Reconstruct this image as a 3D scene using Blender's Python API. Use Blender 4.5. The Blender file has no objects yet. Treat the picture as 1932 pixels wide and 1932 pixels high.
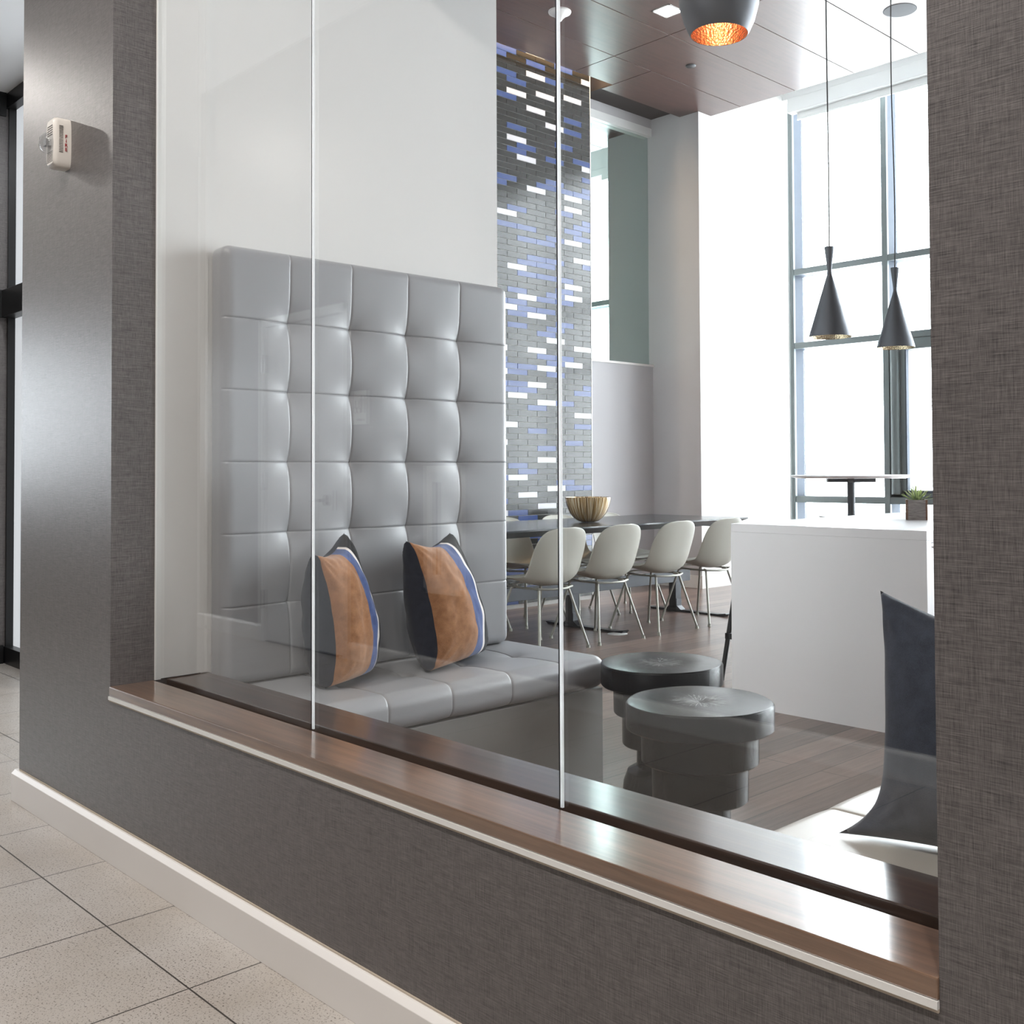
import bpy, bmesh, math, random
from mathutils import Vector, Matrix, noise
R = math.radians
random.seed(7)
S = bpy.context.scene
C = S.collection

# ------------------------------------------------------------------ camera
F_PX, CX, CY, CAM_H = 2002.63, 1081.107, 841.399, 1.12
yaw, pitch, roll = R(45.0043), R(1.32209), R(-0.313)
fw = Vector((-math.sin(yaw)*math.cos(pitch), math.cos(yaw)*math.cos(pitch), math.sin(pitch)))
rt0 = Vector((math.cos(yaw), math.sin(yaw), 0)); up0 = rt0.cross(fw)
rt = rt0*math.cos(roll) + up0*math.sin(roll); up = -rt0*math.sin(roll) + up0*math.cos(roll)
cam_d = bpy.data.cameras.new('camera'); cam = bpy.data.objects.new('camera', cam_d); C.objects.link(cam)
m = Matrix((rt, up, -fw)).transposed().to_4x4(); m.translation = Vector((0, 0, CAM_H)); cam.matrix_world = m
cam_d.sensor_width = 36; cam_d.lens = F_PX*36/1932
cam_d.shift_x = (966-CX)/1932; cam_d.shift_y = (CY-966)/1932
cam_d.clip_start = 0.02
S.camera = cam

# ------------------------------------------------------------------ world, daylight, exposure
W = bpy.data.worlds.new('sky'); S.world = W; W.use_nodes = True
bg = W.node_tree.nodes['Background']; bg.inputs[0].default_value = (0.93, 0.97, 1, 1); bg.inputs[1].default_value = 15.5
S.view_settings.view_transform = 'Standard'; S.view_settings.look = 'None'
S.view_settings.exposure = 0.0; S.view_settings.gamma = 1; S.view_settings.use_curve_mapping = False
S.cycles.use_denoising = True
S.cycles.max_bounces = 12; S.cycles.diffuse_bounces = 6; S.cycles.glossy_bounces = 6
S.cycles.transparent_max_bounces = 24; S.cycles.transmission_bounces = 8
S.cycles.sample_clamp_indirect = 8; S.cycles.caustics_reflective = False; S.cycles.caustics_refractive = False

def area(name, loc, rot, sx, sy, power, col=(1, 1, 1), portal=False, spread=None):
    l = bpy.data.lights.new(name, 'AREA'); l.shape = 'RECTANGLE'; l.size = sx; l.size_y = sy
    l.energy = power; l.color = col
    if spread: l.spread = spread
    if portal: l.cycles.is_portal = True
    o = bpy.data.objects.new(name, l); C.objects.link(o); o.location = loc; o.rotation_euler = rot
    return o
# sky portals in the window openings (they only guide the sampling of the sky)
area('portal_window', (-1.6, 9.72, 2.7), (R(-90), 0, 0), 9.3, 4.6, 1, portal=True)
area('portal_corridor', (-9.05, -0.10, 1.6), (0, R(-90), 0), 1.2, 1.9, 1, portal=True)
area('portal_side', (-9.0, 9.72, 2.7), (R(-90), 0, 0), 3.0, 4.6, 1, portal=True)

# ------------------------------------------------------------------ materials
def mat(name, col=(0.8, 0.8, 0.8), rough=0.5, metal=0.0, spec=0.5, coat=0.0, coat_r=0.1, emit=None, es=0.0):
    M = bpy.data.materials.new(name); M.use_nodes = True
    b = M.node_tree.nodes['Principled BSDF']
    b.inputs['Base Color'].default_value = (*col, 1); b.inputs['Roughness'].default_value = rough
    b.inputs['Metallic'].default_value = metal; b.inputs['Specular IOR Level'].default_value = spec
    b.inputs['Coat Weight'].default_value = coat; b.inputs['Coat Roughness'].default_value = coat_r
    if emit: b.inputs['Emission Color'].default_value = (*emit, 1); b.inputs['Emission Strength'].default_value = es
    return M
def nd(M, t, **kw):
    n = M.node_tree.nodes.new(t)
    for k, v in kw.items(): setattr(n, k, v)
    return n
def ln(M, a, b): M.node_tree.links.new(a, b)
def bs(M): return M.node_tree.nodes['Principled BSDF']
def s2l(r, g, b):
    return tuple(((c/255+0.055)/1.055)**2.4 if c/255 > 0.04045 else c/255/12.92 for c in (r, g, b))
def coords(M, scale=(1, 1, 1), rot=(0, 0, 0), loc=(0, 0, 0)):
    g = nd(M, 'ShaderNodeNewGeometry'); mp = nd(M, 'ShaderNodeMapping')
    mp.inputs['Scale'].default_value = scale; mp.inputs['Rotation'].default_value = rot; mp.inputs['Location'].default_value = loc
    ln(M, g.outputs['Position'], mp.inputs['Vector']); return mp.outputs[0]
def ocoords(M, scale=(1, 1, 1)):
    g = nd(M, 'ShaderNodeTexCoord'); mp = nd(M, 'ShaderNodeMapping'); mp.inputs['Scale'].default_value = scale
    ln(M, g.outputs['Object'], mp.inputs['Vector']); return mp.outputs[0]
def noi(M, vec, scale, detail=4, rough=0.5):
    n = nd(M, 'ShaderNodeTexNoise'); n.inputs['Scale'].default_value = scale; n.inputs['Detail'].default_value = detail
    n.inputs['Roughness'].default_value = rough; ln(M, vec, n.inputs['Vector']); return n.outputs['Fac']
def ramp(M, fac, stops):
    r = nd(M, 'ShaderNodeValToRGB'); e = r.color_ramp.elements
    while len(e) < len(stops): e.new(0.5)
    for i, (p, c) in enumerate(stops): e[i].position = p; e[i].color = (*c, 1)
    ln(M, fac, r.inputs[0]); return r.outputs[0]
def mixc(M, fac, a, b, mode='MIX'):
    n = nd(M, 'ShaderNodeMix', data_type='RGBA', blend_type=mode)
    if isinstance(fac, float): n.inputs[0].default_value = fac
    else: ln(M, fac, n.inputs[0])
    for i, v in ((6, a), (7, b)):
        if isinstance(v, tuple): n.inputs[i].default_value = (*v, 1)
        else: ln(M, v, n.inputs[i])
    return n.outputs[2]
def math_(M, op, a, b=0.0):
    n = nd(M, 'ShaderNodeMath', operation=op)
    for i, v in ((0, a), (1, b)):
        if isinstance(v, (int, float)): n.inputs[i].default_value = v
        else: ln(M, v, n.inputs[i])
    return n.outputs[0]
def bump(M, h, strength=0.2, dist=0.002):
    n = nd(M, 'ShaderNodeBump'); n.inputs['Strength'].default_value = strength; n.inputs['Distance'].default_value = dist
    ln(M, h, n.inputs['Height']); ln(M, n.outputs[0], bs(M).inputs['Normal'])

def linen(name, c0, c1, rough=0.42):
    M = mat(name, rough=rough, spec=0.5)
    # fine vertical threads, broken horizontal slubs; the same pattern on x- and y-facing walls
    v = noi(M, coords(M, (1000, 1000, 50)), 1.0, 2)
    h = noi(M, coords(M, (50, 50, 1000)), 1.0, 2)
    sl = noi(M, coords(M, (16, 16, 520)), 1.0, 3, 0.6)
    sv = noi(M, coords(M, (480, 480, 12)), 1.0, 3, 0.6)
    bl = noi(M, coords(M, (60, 60, 60)), 1.0, 4)
    s = math_(M, 'ADD', math_(M, 'MULTIPLY', v, 0.42), math_(M, 'MULTIPLY', h, 0.34))
    s = math_(M, 'ADD', s, math_(M, 'MULTIPLY', sl, 0.50))
    s = math_(M, 'ADD', s, math_(M, 'MULTIPLY', sv, 0.30))
    s = math_(M, 'ADD', s, math_(M, 'MULTIPLY', bl, 0.10))
    col = ramp(M, s, [(0.60, c0), (1.06, c1)])
    ln(M, col, bs(M).inputs['Base Color']); bump(M, s, 0.35, 0.0012)
    return M
M_linen = linen('linen_wallcovering', s2l(50, 48, 48), s2l(114, 109, 108), 0.34)
M_white = mat('white_wall_paint', s2l(228, 227, 225), 0.75)
M_grey = mat('grey_wall_paint', s2l(184, 182, 184), 0.7)
M_base = mat('white_baseboard_paint', s2l(226, 223, 220), 0.38)
M_ceilw = mat('white_ceiling_paint', s2l(225, 225, 225), 0.85)
M_hall = mat('hall_wall_paint', s2l(206, 206, 206), 0.7)

def wood(name, dark, light, axis, scale=1.0, rough=0.3, coat=0.3, coat_r=0.15):
    M = mat(name, rough=rough, coat=coat, coat_r=coat_r)
    sc = [14*scale]*3; sc[axis] = 0.9*scale
    g = noi(M, coords(M, tuple(sc)), 3.0, 6, 0.6)
    sc2 = [55*scale]*3; sc2[axis] = 2.0*scale
    g2 = noi(M, coords(M, tuple(sc2)), 3.0, 4, 0.7)
    s = math_(M, 'ADD', math_(M, 'MULTIPLY', g, 0.65), math_(M, 'MULTIPLY', g2, 0.35))
    ln(M, ramp(M, s, [(0.34, dark), (0.66, light)]), bs(M).inputs['Base Color'])
    bump(M, g2, 0.12, 0.0008)
    return M
M_sill = wood('walnut_sill_wood', s2l(80, 60, 46), s2l(130, 102, 82), 0, 0.7, 0.28, 1.0, 0.14)
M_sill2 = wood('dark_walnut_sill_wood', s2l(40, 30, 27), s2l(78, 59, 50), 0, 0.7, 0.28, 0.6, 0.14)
for _m in (M_sill, M_sill2): bs(_m).inputs['Coat IOR'].default_value = 1.6
M_ceil = wood('dark_veneer_ceiling', s2l(58, 36, 31), s2l(79, 51, 44), 1, 0.9, 0.36, 0.22, 0.25)
M_groove = mat('dark_groove', s2l(30, 22, 20), 0.8)

M_floor = mat('plank_floor', rough=0.3, coat=0.15, coat_r=0.2)
_b = nd(M_floor, 'ShaderNodeTexBrick'); _b.offset = 0.37; _b.offset_frequency = 2
_b.inputs['Scale'].default_value = 1.0; _b.inputs['Brick Width'].default_value = 1.15; _b.inputs['Row Height'].default_value = 0.127
_b.inputs['Mortar Size'].default_value = 0.0024; _b.inputs['Mortar Smooth'].default_value = 0.2; _b.inputs['Bias'].default_value = 0
_b.inputs['Color1'].default_value = (0, 0, 0, 1); _b.inputs['Color2'].default_value = (1, 1, 1, 1); _b.inputs['Mortar'].default_value = (0.5, 0.5, 0.5, 1)
ln(M_floor, coords(M_floor, (1, 1, 1), (0, 0, R(90))), _b.inputs['Vector'])
_g = noi(M_floor, coords(M_floor, (26, 1.6, 1)), 2.0, 6, 0.6)
_s = math_(M_floor, 'ADD', math_(M_floor, 'MULTIPLY', _g, 0.62), math_(M_floor, 'MULTIPLY', _b.outputs['Color'], 0.30))
_c = ramp(M_floor, _s, [(0.25, s2l(74, 58, 52)), (0.75, s2l(138, 114, 103))])
ln(M_floor, mixc(M_floor, _b.outputs['Fac'], _c, s2l(38, 27, 25)), bs(M_floor).inputs['Base Color'])
bump(M_floor, math_(M_floor, 'SUBTRACT', math_(M_floor, 'MULTIPLY', _g, 0.3), _b.outputs['Fac']), 0.35, 0.001)

M_tile = mat('speckled_floor_tile', rough=0.34, coat=0.1, coat_r=0.25)
_b = nd(M_tile, 'ShaderNodeTexBrick'); _b.offset = 0.0
_b.inputs['Scale'].default_value = 1.0; _b.inputs['Brick Width'].default_value = 0.4513; _b.inputs['Row Height'].default_value = 0.4513
_b.inputs['Mortar Size'].default_value = 0.0022; _b.inputs['Mortar Smooth'].default_value = 0.1
ln(M_tile, coords(M_tile, loc=(2.2425+0.4513*20, -1.054+0.4513*20, 0)), _b.inputs['Vector'])
_v = nd(M_tile, 'ShaderNodeTexVoronoi'); _v.inputs['Scale'].default_value = 165; ln(M_tile, coords(M_tile), _v.inputs['Vector'])
_sp = noi(M_tile, coords(M_tile), 190, 2, 0.6)
_bl = noi(M_tile, coords(M_tile), 3.5, 4, 0.6)
_c = ramp(M_tile, _bl, [(0.3, s2l(168, 160, 151)), (0.7, s2l(183, 178, 173))])
_c = mixc(M_tile, ramp(M_tile, _sp, [(0.58, (0, 0, 0)), (0.66, (1, 1, 1))]), _c, s2l(104, 97, 90))
_c = mixc(M_tile, ramp(M_tile, _v.outputs['Distance'], [(0.14, (1, 1, 1)), (0.22, (0, 0, 0))]), _c, s2l(120, 112, 104))
ln(M_tile, mixc(M_tile, _b.outputs['Fac'], _c, s2l(58, 53, 49)), bs(M_tile).inputs['Base Color'])
bump(M_tile, math_(M_tile, 'MULTIPLY', _b.outputs['Fac'], -1.0), 0.3, 0.001)

def vinyl(name, col, rough=0.36):
    M = mat(name, col, rough, spec=0.5, coat=0.12, coat_r=0.3)
    bump(M, noi(M, coords(M), 420, 3), 0.08, 0.0006); return M
M_vinyl = vinyl('grey_vinyl', s2l(152, 153, 156))
M_vinyl2 = vinyl('cream_vinyl', s2l(176, 171, 163))
M_plinth = mat('grey_laminate', s2l(126, 124, 122), 0.55)

def cloth(name, c0, c1, sheen=0.25):
    M = mat(name, rough=0.9, spec=0.15); bs(M).inputs['Sheen Weight'].default_value = sheen
    n = noi(M, ocoords(M, (1, 1, 1)), 700, 3, 0.7); n2 = noi(M, ocoords(M, (1, 1, 1)), 35, 4, 0.6)
    s = math_(M, 'ADD', math_(M, 'MULTIPLY', n, 0.6), math_(M, 'MULTIPLY', n2, 0.4))
    ln(M, ramp(M, s, [(0.35, c0), (0.65, c1)]), bs(M).inputs['Base Color']); bump(M, n, 0.5, 0.001); return M
M_brown = cloth('brown_wool', s2l(122, 82, 52), s2l(176, 126, 88))
M_navy = cloth('navy_cloth', s2l(24, 27, 36), s2l(44, 48, 60), 0.1)
M_blue = cloth('blue_cloth', s2l(42, 58, 100), s2l(72, 94, 148))
M_cream = cloth('cream_cloth', s2l(214, 206, 202), s2l(238, 232, 228))
M_black = cloth('black_cloth', s2l(22, 22, 24), s2l(38, 38, 40), 0.1)
M_slate = cloth('slate_cloth', s2l(44, 50, 62), s2l(66, 73, 88), 0.2)

M_stump = mat('black_lacquered_wood', s2l(20, 21, 23), 0.24, spec=0.22, coat=0.0)
def stump_tex(M):
    # growth cracks radiating from the pith on the top, long checks down the sides
    tc = nd(M, 'ShaderNodeTexCoord'); sx = nd(M, 'ShaderNodeSeparateXYZ'); ln(M, tc.outputs['Object'], sx.inputs[0])
    x, y, z = sx.outputs
    ang = math_(M, 'ARCTAN2', y, x); r = math_(M, 'SQRT', math_(M, 'ADD', math_(M, 'MULTIPLY', x, x), math_(M, 'MULTIPLY', y, y)))
    cb = nd(M, 'ShaderNodeCombineXYZ'); ln(M, math_(M, 'MULTIPLY', ang, 13.0), cb.inputs[0]); ln(M, math_(M, 'MULTIPLY', r, 9.0), cb.inputs[1]); ln(M, math_(M, 'MULTIPLY', z, 5.0), cb.inputs[2])
    n = nd(M, 'ShaderNodeTexNoise'); n.inputs['Scale'].default_value = 1.6; n.inputs['Detail'].default_value = 3; ln(M, cb.outputs[0], n.inputs['Vector'])
    crack = math_(M, 'LESS_THAN', math_(M, 'ABSOLUTE', math_(M, 'SUBTRACT', n.outputs['Fac'], 0.5)), 0.014)
    cn = nd(M, 'ShaderNodeCombineXYZ'); ln(M, math_(M, 'MULTIPLY', ang, 2.6), cn.inputs[0])
    nn = nd(M, 'ShaderNodeTexNoise'); nn.inputs['Scale'].default_value = 2.0; nn.inputs['Detail'].default_value = 5; nn.inputs['Roughness'].default_value = 0.8; ln(M, cn.outputs[0], nn.inputs['Vector'])
    near = math_(M, 'LESS_THAN', r, math_(M, 'MULTIPLY', math_(M, 'SUBTRACT', nn.outputs['Fac'], 0.25), 0.27))
    top = math_(M, 'GREATER_THAN', z, 0.455)
    f = math_(M, 'MULTIPLY', math_(M, 'MULTIPLY', crack, near), top)
    return f, n.outputs['Fac'], r
_f, _n, _r = stump_tex(M_stump)
ln(M_stump, mixc(M_stump, _f, s2l(26, 27, 29), s2l(205, 205, 205)), bs(M_stump).inputs['Base Color'])
_side = math_(M_stump, 'LESS_THAN', math_(M_stump, 'ABSOLUTE', math_(M_stump, 'SUBTRACT', _n, 0.44)), 0.006)
bump(M_stump, math_(M_stump, 'SUBTRACT', math_(M_stump, 'MULTIPLY', _n, 0.06), _side), 0.3, 0.003)

M_shell = mat('putty_plastic_shell', s2l(170, 168, 158), 0.42, spec=0.4)
M_leg = mat('painted_metal_leg', s2l(150, 149, 140), 0.35, metal=0.4)
M_tabtop = mat('black_table_top', s2l(44, 46, 50), 0.24, coat=0.2)
M_dark = mat('dark_steel', s2l(56, 58, 62), 0.38, metal=0.5)
M_blackm = mat('black_metal', s2l(26, 27, 29), 0.35, metal=0.3)
M_solid = mat('white_solid_surface', s2l(236, 236, 238), 0.2, spec=0.5)
M_cab = mat('white_cabinet', s2l(228, 228, 230), 0.35)
M_frame = mat('glare_greyed_window_frame', s2l(108, 117, 118), 0.38, metal=0.25)  # dark frame metal, greyed in its colour to imitate window glare
M_frame2 = mat('darkened_window_frame', s2l(70, 78, 90), 0.6, spec=0.2)  # same frame metal, painted darker so the sky does not bleach the reveals
M_darkfr = mat('dark_bronze_frame', s2l(34, 34, 35), 0.35, metal=0.4)
M_chrome = mat('brushed_nickel', s2l(200, 200, 200), 0.22, metal=1.0)
M_alu = mat('aluminium_edge', s2l(232, 232, 230), 0.4, metal=0.2)
M_bead = mat('cream_edge', s2l(188, 176, 160), 0.6)
M_seal = mat('clear_silicone', s2l(240, 241, 243), 0.25)
_t = M_seal.node_tree; _tl = nd(M_seal, 'ShaderNodeBsdfTranslucent'); _tl.inputs[0].default_value = (0.99, 0.99, 0.99, 1)
_mx = nd(M_seal, 'ShaderNodeMixShader'); _mx.inputs[0].default_value = 0.9
ln(M_seal, bs(M_seal).outputs[0], _mx.inputs[1]); ln(M_seal, _tl.outputs[0], _mx.inputs[2]); ln(M_seal, _mx.outputs[0], _t.nodes['Material Output'].inputs['Surface'])
M_grille = mat('grey_speaker_grille', s2l(112, 114, 116), 0.9, spec=0.1)
M_sealb = mat('black_gasket', s2l(14, 16, 24), 0.3)
M_pend = mat('black_brass_glare_tint', s2l(84, 88, 95), 0.42, metal=0.5)  # black finish lifted to grey, veiling glare put into the colour
M_cord = mat('black_cord', s2l(24, 24, 24), 0.6)
M_door = mat('white_painted_door', s2l(222, 224, 226), 0.4)
M_red = mat('red_lettering', s2l(150, 30, 40), 0.5)
M_alarm = mat('white_alarm_plastic', s2l(216, 211, 204), 0.42)
M_alarmd = mat('alarm_slot', s2l(84, 80, 76), 0.6)
M_shade = mat('white_roller_blind', s2l(196, 197, 196), 0.6)
M_frost = mat('glowing_frosted_glazing', s2l(198, 204, 208), 0.25, emit=(0.92, 0.96, 1), es=0.55)  # emission stands in for daylight behind the panes, where a wall blocks the sky
M_mortar = mat('pale_grout', s2l(168, 166, 162), 0.7)
M_tk = mat('black_glazed_tile', s2l(22, 22, 20), 0.17)
M_tb = mat('blue_glazed_tile', s2l(50, 70, 122), 0.18)
M_tw = mat('white_glazed_tile', s2l(200, 200, 206), 0.18)
M_lampw = mat('warm_strip_light', (1, 1, 1), 0.5, emit=(1, 0.72, 0.42), es=14)
M_lampn = mat('lit_downlight', (1, 1, 1), 0.5, emit=(1, 0.97, 0.92), es=9)
M_bulb = mat('lit_bulb', (1, 1, 1), 0.5, emit=(1, 0.84, 0.60), es=6)

def hammered(name, col, scale):
    M = mat(name, col, 0.22, metal=1.0)
    v = nd(M, 'ShaderNodeTexVoronoi'); v.inputs['Scale'].default_value = scale; ln(M, ocoords(M), v.inputs['Vector'])
    bump(M, v.outputs['Distance'], 0.45, 0.004); return M
M_copper = hammered('hammered_copper', (0.80, 0.52, 0.33), 120)
M_brass = hammered('hammered_brass', (0.80, 0.70, 0.48), 120)

def glassmat(name, tint, f0=0.04, rough=0.0):
    M = bpy.data.materials.new(name); M.use_nodes = True; t = M.node_tree; t.nodes.clear()
    out = nd(M, 'ShaderNodeOutputMaterial'); mx = nd(M, 'ShaderNodeMixShader')
    tr = nd(M, 'ShaderNodeBsdfTransparent'); gl = nd(M, 'ShaderNodeBsdfGlossy'); gl.inputs['Roughness'].default_value = rough
    tr.inputs[0].default_value = (*tint, 1); gl.inputs[0].default_value = (1, 1, 1, 1)
    g = nd(M, 'ShaderNodeNewGeometry'); dp = nd(M, 'ShaderNodeVectorMath', operation='DOT_PRODUCT')
    ln(M, g.outputs['Normal'], dp.inputs[0]); ln(M, g.outputs['Incoming'], dp.inputs[1])
    c = math_(M, 'ABSOLUTE', dp.outputs['Value']); c1 = math_(M, 'SUBTRACT', 1.0, c)
    p = math_(M, 'POWER', c1, 5.0)
    fac = math_(M, 'ADD', math_(M, 'MULTIPLY', p, 0.8), f0)
    ln(M, fac, mx.inputs[0]); ln(M, tr.outputs[0], mx.inputs[1]); ln(M, gl.outputs[0], mx.inputs[2]); ln(M, mx.outputs[0], out.inputs[0])
    return M
M_glass = glassmat('clear_partition_glass', (0.985, 0.99, 0.988), 0.043)
M_wglass = glassmat('window_glass', (0.97, 0.985, 0.99), 0.04)
M_green = glassmat('green_tinted_glass', (0.80, 0.875, 0.855), 0.05)
M_tint = glassmat('grey_tinted_glass', (0.72, 0.73, 0.74), 0.05)
M_lens = glassmat('clear_lens', (0.86, 0.87, 0.88), 0.09, 0.03)

M_bowl = bpy.data.materials.new('amber_glass'); M_bowl.use_nodes = True
_p = bs(M_bowl); _p.inputs['Roughness'].default_value = 0.08; _p.inputs['IOR'].default_value = 1.5; _p.inputs['Coat Weight'].default_value = 0.6
_tc = nd(M_bowl, 'ShaderNodeTexCoord'); _sx = nd(M_bowl, 'ShaderNodeSeparateXYZ'); ln(M_bowl, _tc.outputs['Object'], _sx.inputs[0])
_a = math_(M_bowl, 'ARCTAN2', _sx.outputs[1], _sx.outputs[0]); _cb = nd(M_bowl, 'ShaderNodeCombineXYZ')
ln(M_bowl, math_(M_bowl, 'MULTIPLY', _a, 14.0), _cb.inputs[0]); ln(M_bowl, math_(M_bowl, 'MULTIPLY', _sx.outputs[2], 2.5), _cb.inputs[1])
_nn = nd(M_bowl, 'ShaderNodeTexNoise'); _nn.inputs['Scale'].default_value = 1.6; _nn.inputs['Detail'].default_value = 4; ln(M_bowl, _cb.outputs[0], _nn.inputs['Vector'])
ln(M_bowl, ramp(M_bowl, _nn.outputs['Fac'], [(0.36, s2l(92, 66, 34)), (0.5, s2l(190, 152, 96)), (0.64, s2l(250, 238, 208))]), _p.inputs['Base Color'])
_p.inputs['Metallic'].default_value = 0.35

# ------------------------------------------------------------------ mesh helpers
class MB:
    def __init__(s): s.v = []; s.f = []; s.mi = []; s.sm = []
    def add(s, vs, fs, mi=0, sm=False):
        o = len(s.v); s.v += [tuple(p) for p in vs]; s.f += [tuple(i+o for i in f) for f in fs]
        s.mi += [mi]*len(fs); s.sm += [sm]*len(fs); return s
    def box(s, x0, y0, z0, x1, y1, z1, mi=0, M=None):
        vs = [Vector((x, y, z)) for z in (z0, z1) for y in (y0, y1) for x in (x0, x1)]
        if M is not None: vs = [M @ v for v in vs]
        return s.add(vs, [(0, 2, 3, 1), (4, 5, 7, 6), (0, 1, 5, 4), (2, 6, 7, 3), (0, 4, 6, 2), (1, 3, 7, 5)], mi)
    def lathe(s, prof, n=48, M=None, mi=0, sm=True, a0=0.0, a1=2*math.pi):
        full = abs(a1-a0-2*math.pi) < 1e-6; k = n if full else n+1
        vs = []
        for r, z in prof:
            for i in range(k):
                a = a0+(a1-a0)*i/n; v = Vector((r*math.cos(a), r*math.sin(a), z)); vs.append(M @ v if M is not None else v)
        fs = []
        for j in range(len(prof)-1):
            for i in range(n):
                i2 = (i+1) % k
                fs.append((j*k+i, j*k+i2, (j+1)*k+i2, (j+1)*k+i))
        return s.add(vs, fs, mi, sm)
    def cyl(s, p, q, r, r2=None, n=16, mi=0):
        p = Vector(p); q = Vector(q); d = q-p; r2 = r if r2 is None else r2
        M = Matrix.Translation(p) @ d.to_track_quat('Z', 'Y').to_matrix().to_4x4()
        return s.lathe([(1e-5, 0), (r, 0), (r, 0), (r2, d.length), (r2, d.length), (1e-5, d.length)], n, M, mi)
    def tube(s, pts, r, n=10, mi=0):
        pts = [Vector(p) for p in pts]; vs = []; fs = []; ref = None
        for i, p in enumerate(pts):
            t = ((pts[min(i+1, len(pts)-1)]-p).normalized() + (p-pts[max(i-1, 0)]).normalized()).normalized()
            if ref is None: ref = t.orthogonal().normalized()
            ref = (ref - t*ref.dot(t)).normalized(); b = t.cross(ref)
            rr = r[i] if isinstance(r, (list, tuple)) else r
            vs += [p + (ref*math.cos(2*math.pi*k/n)+b*math.sin(2*math.pi*k/n))*rr for k in range(n)]
        for i in range(len(pts)-1):
            for k in range(n):
                fs.append((i*n+k, i*n+(k+1) % n, (i+1)*n+(k+1) % n, (i+1)*n+k))
        fs.append(tuple(reversed(range(n)))); fs.append(tuple((len(pts)-1)*n+k for k in range(n)))
        return s.add(vs, fs, mi, True)
    def prism(s, poly, axis, a, b, mi=0):
        # poly: 2D outline in the two axes that are not `axis`, extruded from a to b
        n = len(poly); vs = []
        for t in (a, b):
            for (u, w) in poly:
                c = [u, w]; c.insert(axis, t); vs.append(c)
        fs = [tuple(range(n)), tuple(range(2*n-1, n-1, -1))] + [(i, i+n, (i+1) % n+n, (i+1) % n) for i in range(n)]
        return s.add(vs, fs, mi)
    def mesh(s, name, mats, sharp=38):
        me = bpy.data.meshes.new(name); me.from_pydata(s.v, [], s.f)
        for mm in (mats if isinstance(mats, (list, tuple)) else [mats]): me.materials.append(mm)
        me.polygons.foreach_set('material_index', s.mi); me.polygons.foreach_set('use_smooth', s.sm)
        b = bmesh.new(); b.from_mesh(me); bmesh.ops.recalc_face_normals(b, faces=b.faces); b.to_mesh(me); b.free()
        if any(s.sm): me.set_sharp_from_angle(angle=R(sharp))
        me.update(); return me
    def obj(s, name, mats, parent=None, bevel=0, loc=None, seg=2):
        o = bpy.data.objects.new(name, s.mesh(name, mats)); C.objects.link(o)
        if parent is not None: o.parent = parent
        if loc: o.location = loc
        if bevel:
            md = o.modifiers.new('bevel', 'BEVEL'); md.width = bevel; md.segments = seg; md.limit_method = 'ANGLE'; md.angle_limit = R(40)
        return o
def thing(name, label, cat, loc=(0, 0, 0), rz=0, group=None, kind=None):
    o = bpy.data.objects.new(name, None); C.objects.link(o); o.location = loc; o.rotation_euler = (0, 0, rz); o.empty_display_size = 0.05
    tag(o, label, cat, group, kind); return o
def tag(o, label=None, cat=None, group=None, kind=None):
    if label: o['label'] = label
    if cat: o['category'] = cat
    if group: o['group'] = group
    if kind: o['kind'] = kind
    return o
def struct(o, label=None, cat=None): return tag(o, label, cat, None, 'structure')
def dup(root, loc, rz, label, group=None):
    r = root.copy(); C.objects.link(r); r.location = loc; r.rotation_euler = (0, 0, rz); r['label'] = label
    if group: r['group'] = group
    def rec(a, b):
        for ch in a.children:
            c = ch.copy(); C.objects.link(c); c.parent = b; rec(ch, c)
    rec(root, r); return r
def rbox(lo, hi, r, cs, disp=None):
    """rounded box; cs = coordinate lists per axis (they include lo and hi), disp(p, n) moves the skin"""
    idx = {}; vs = []; fs = []
    lo = Vector(lo); hi = Vector(hi)
    def vert(p):
        k = tuple(round(c, 6) for c in p)
        if k in idx: return idx[k]
        q = Vector([min(max(p[i], lo[i]+r), hi[i]-r) for i in range(3)]); d = Vector(p)-q
        n = d.normalized() if d.length > 1e-9 else Vector((0, 0, 1)); w = q + n*r
        if disp: w = w + n*disp(w, n)
        idx[k] = len(vs); vs.append(w); return idx[k]
    for ax in range(3):
        a, b = [i for i in range(3) if i != ax]
        for side, val in ((0, lo[ax]), (1, hi[ax])):
            for i in range(len(cs[a])-1):
                for j in range(len(cs[b])-1):
                    q = []
                    for (u, w) in ((cs[a][i], cs[b][j]), (cs[a][i+1], cs[b][j]), (cs[a][i+1], cs[b][j+1]), (cs[a][i], cs[b][j+1])):
                        p = [0, 0, 0]; p[ax] = val; p[a] = u; p[b] = w; q.append(vert(p))
                    fs.append(tuple(q))
    m_ = MB(); m_.add(vs, fs, 0, True); return m_
def lin(a, b, step, seams=(), fine=(0.0015, 0.004, 0.008, 0.014, 0.022)):
    n = max(1, round((b-a)/step)); s = [a+(b-a)*i/n for i in range(n+1)]
    ext = []
    for c in seams:
        for d in fine: ext += [c-d, c+d]
        ext.append(c)
    s = [x for x in s if all(abs(x-c) > fine[-1]+0.002 for c in seams) or x in (a, b)]
    s = sorted(set(round(x, 5) for x in s+[e for e in ext if a < e < b]))
    return s

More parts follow.
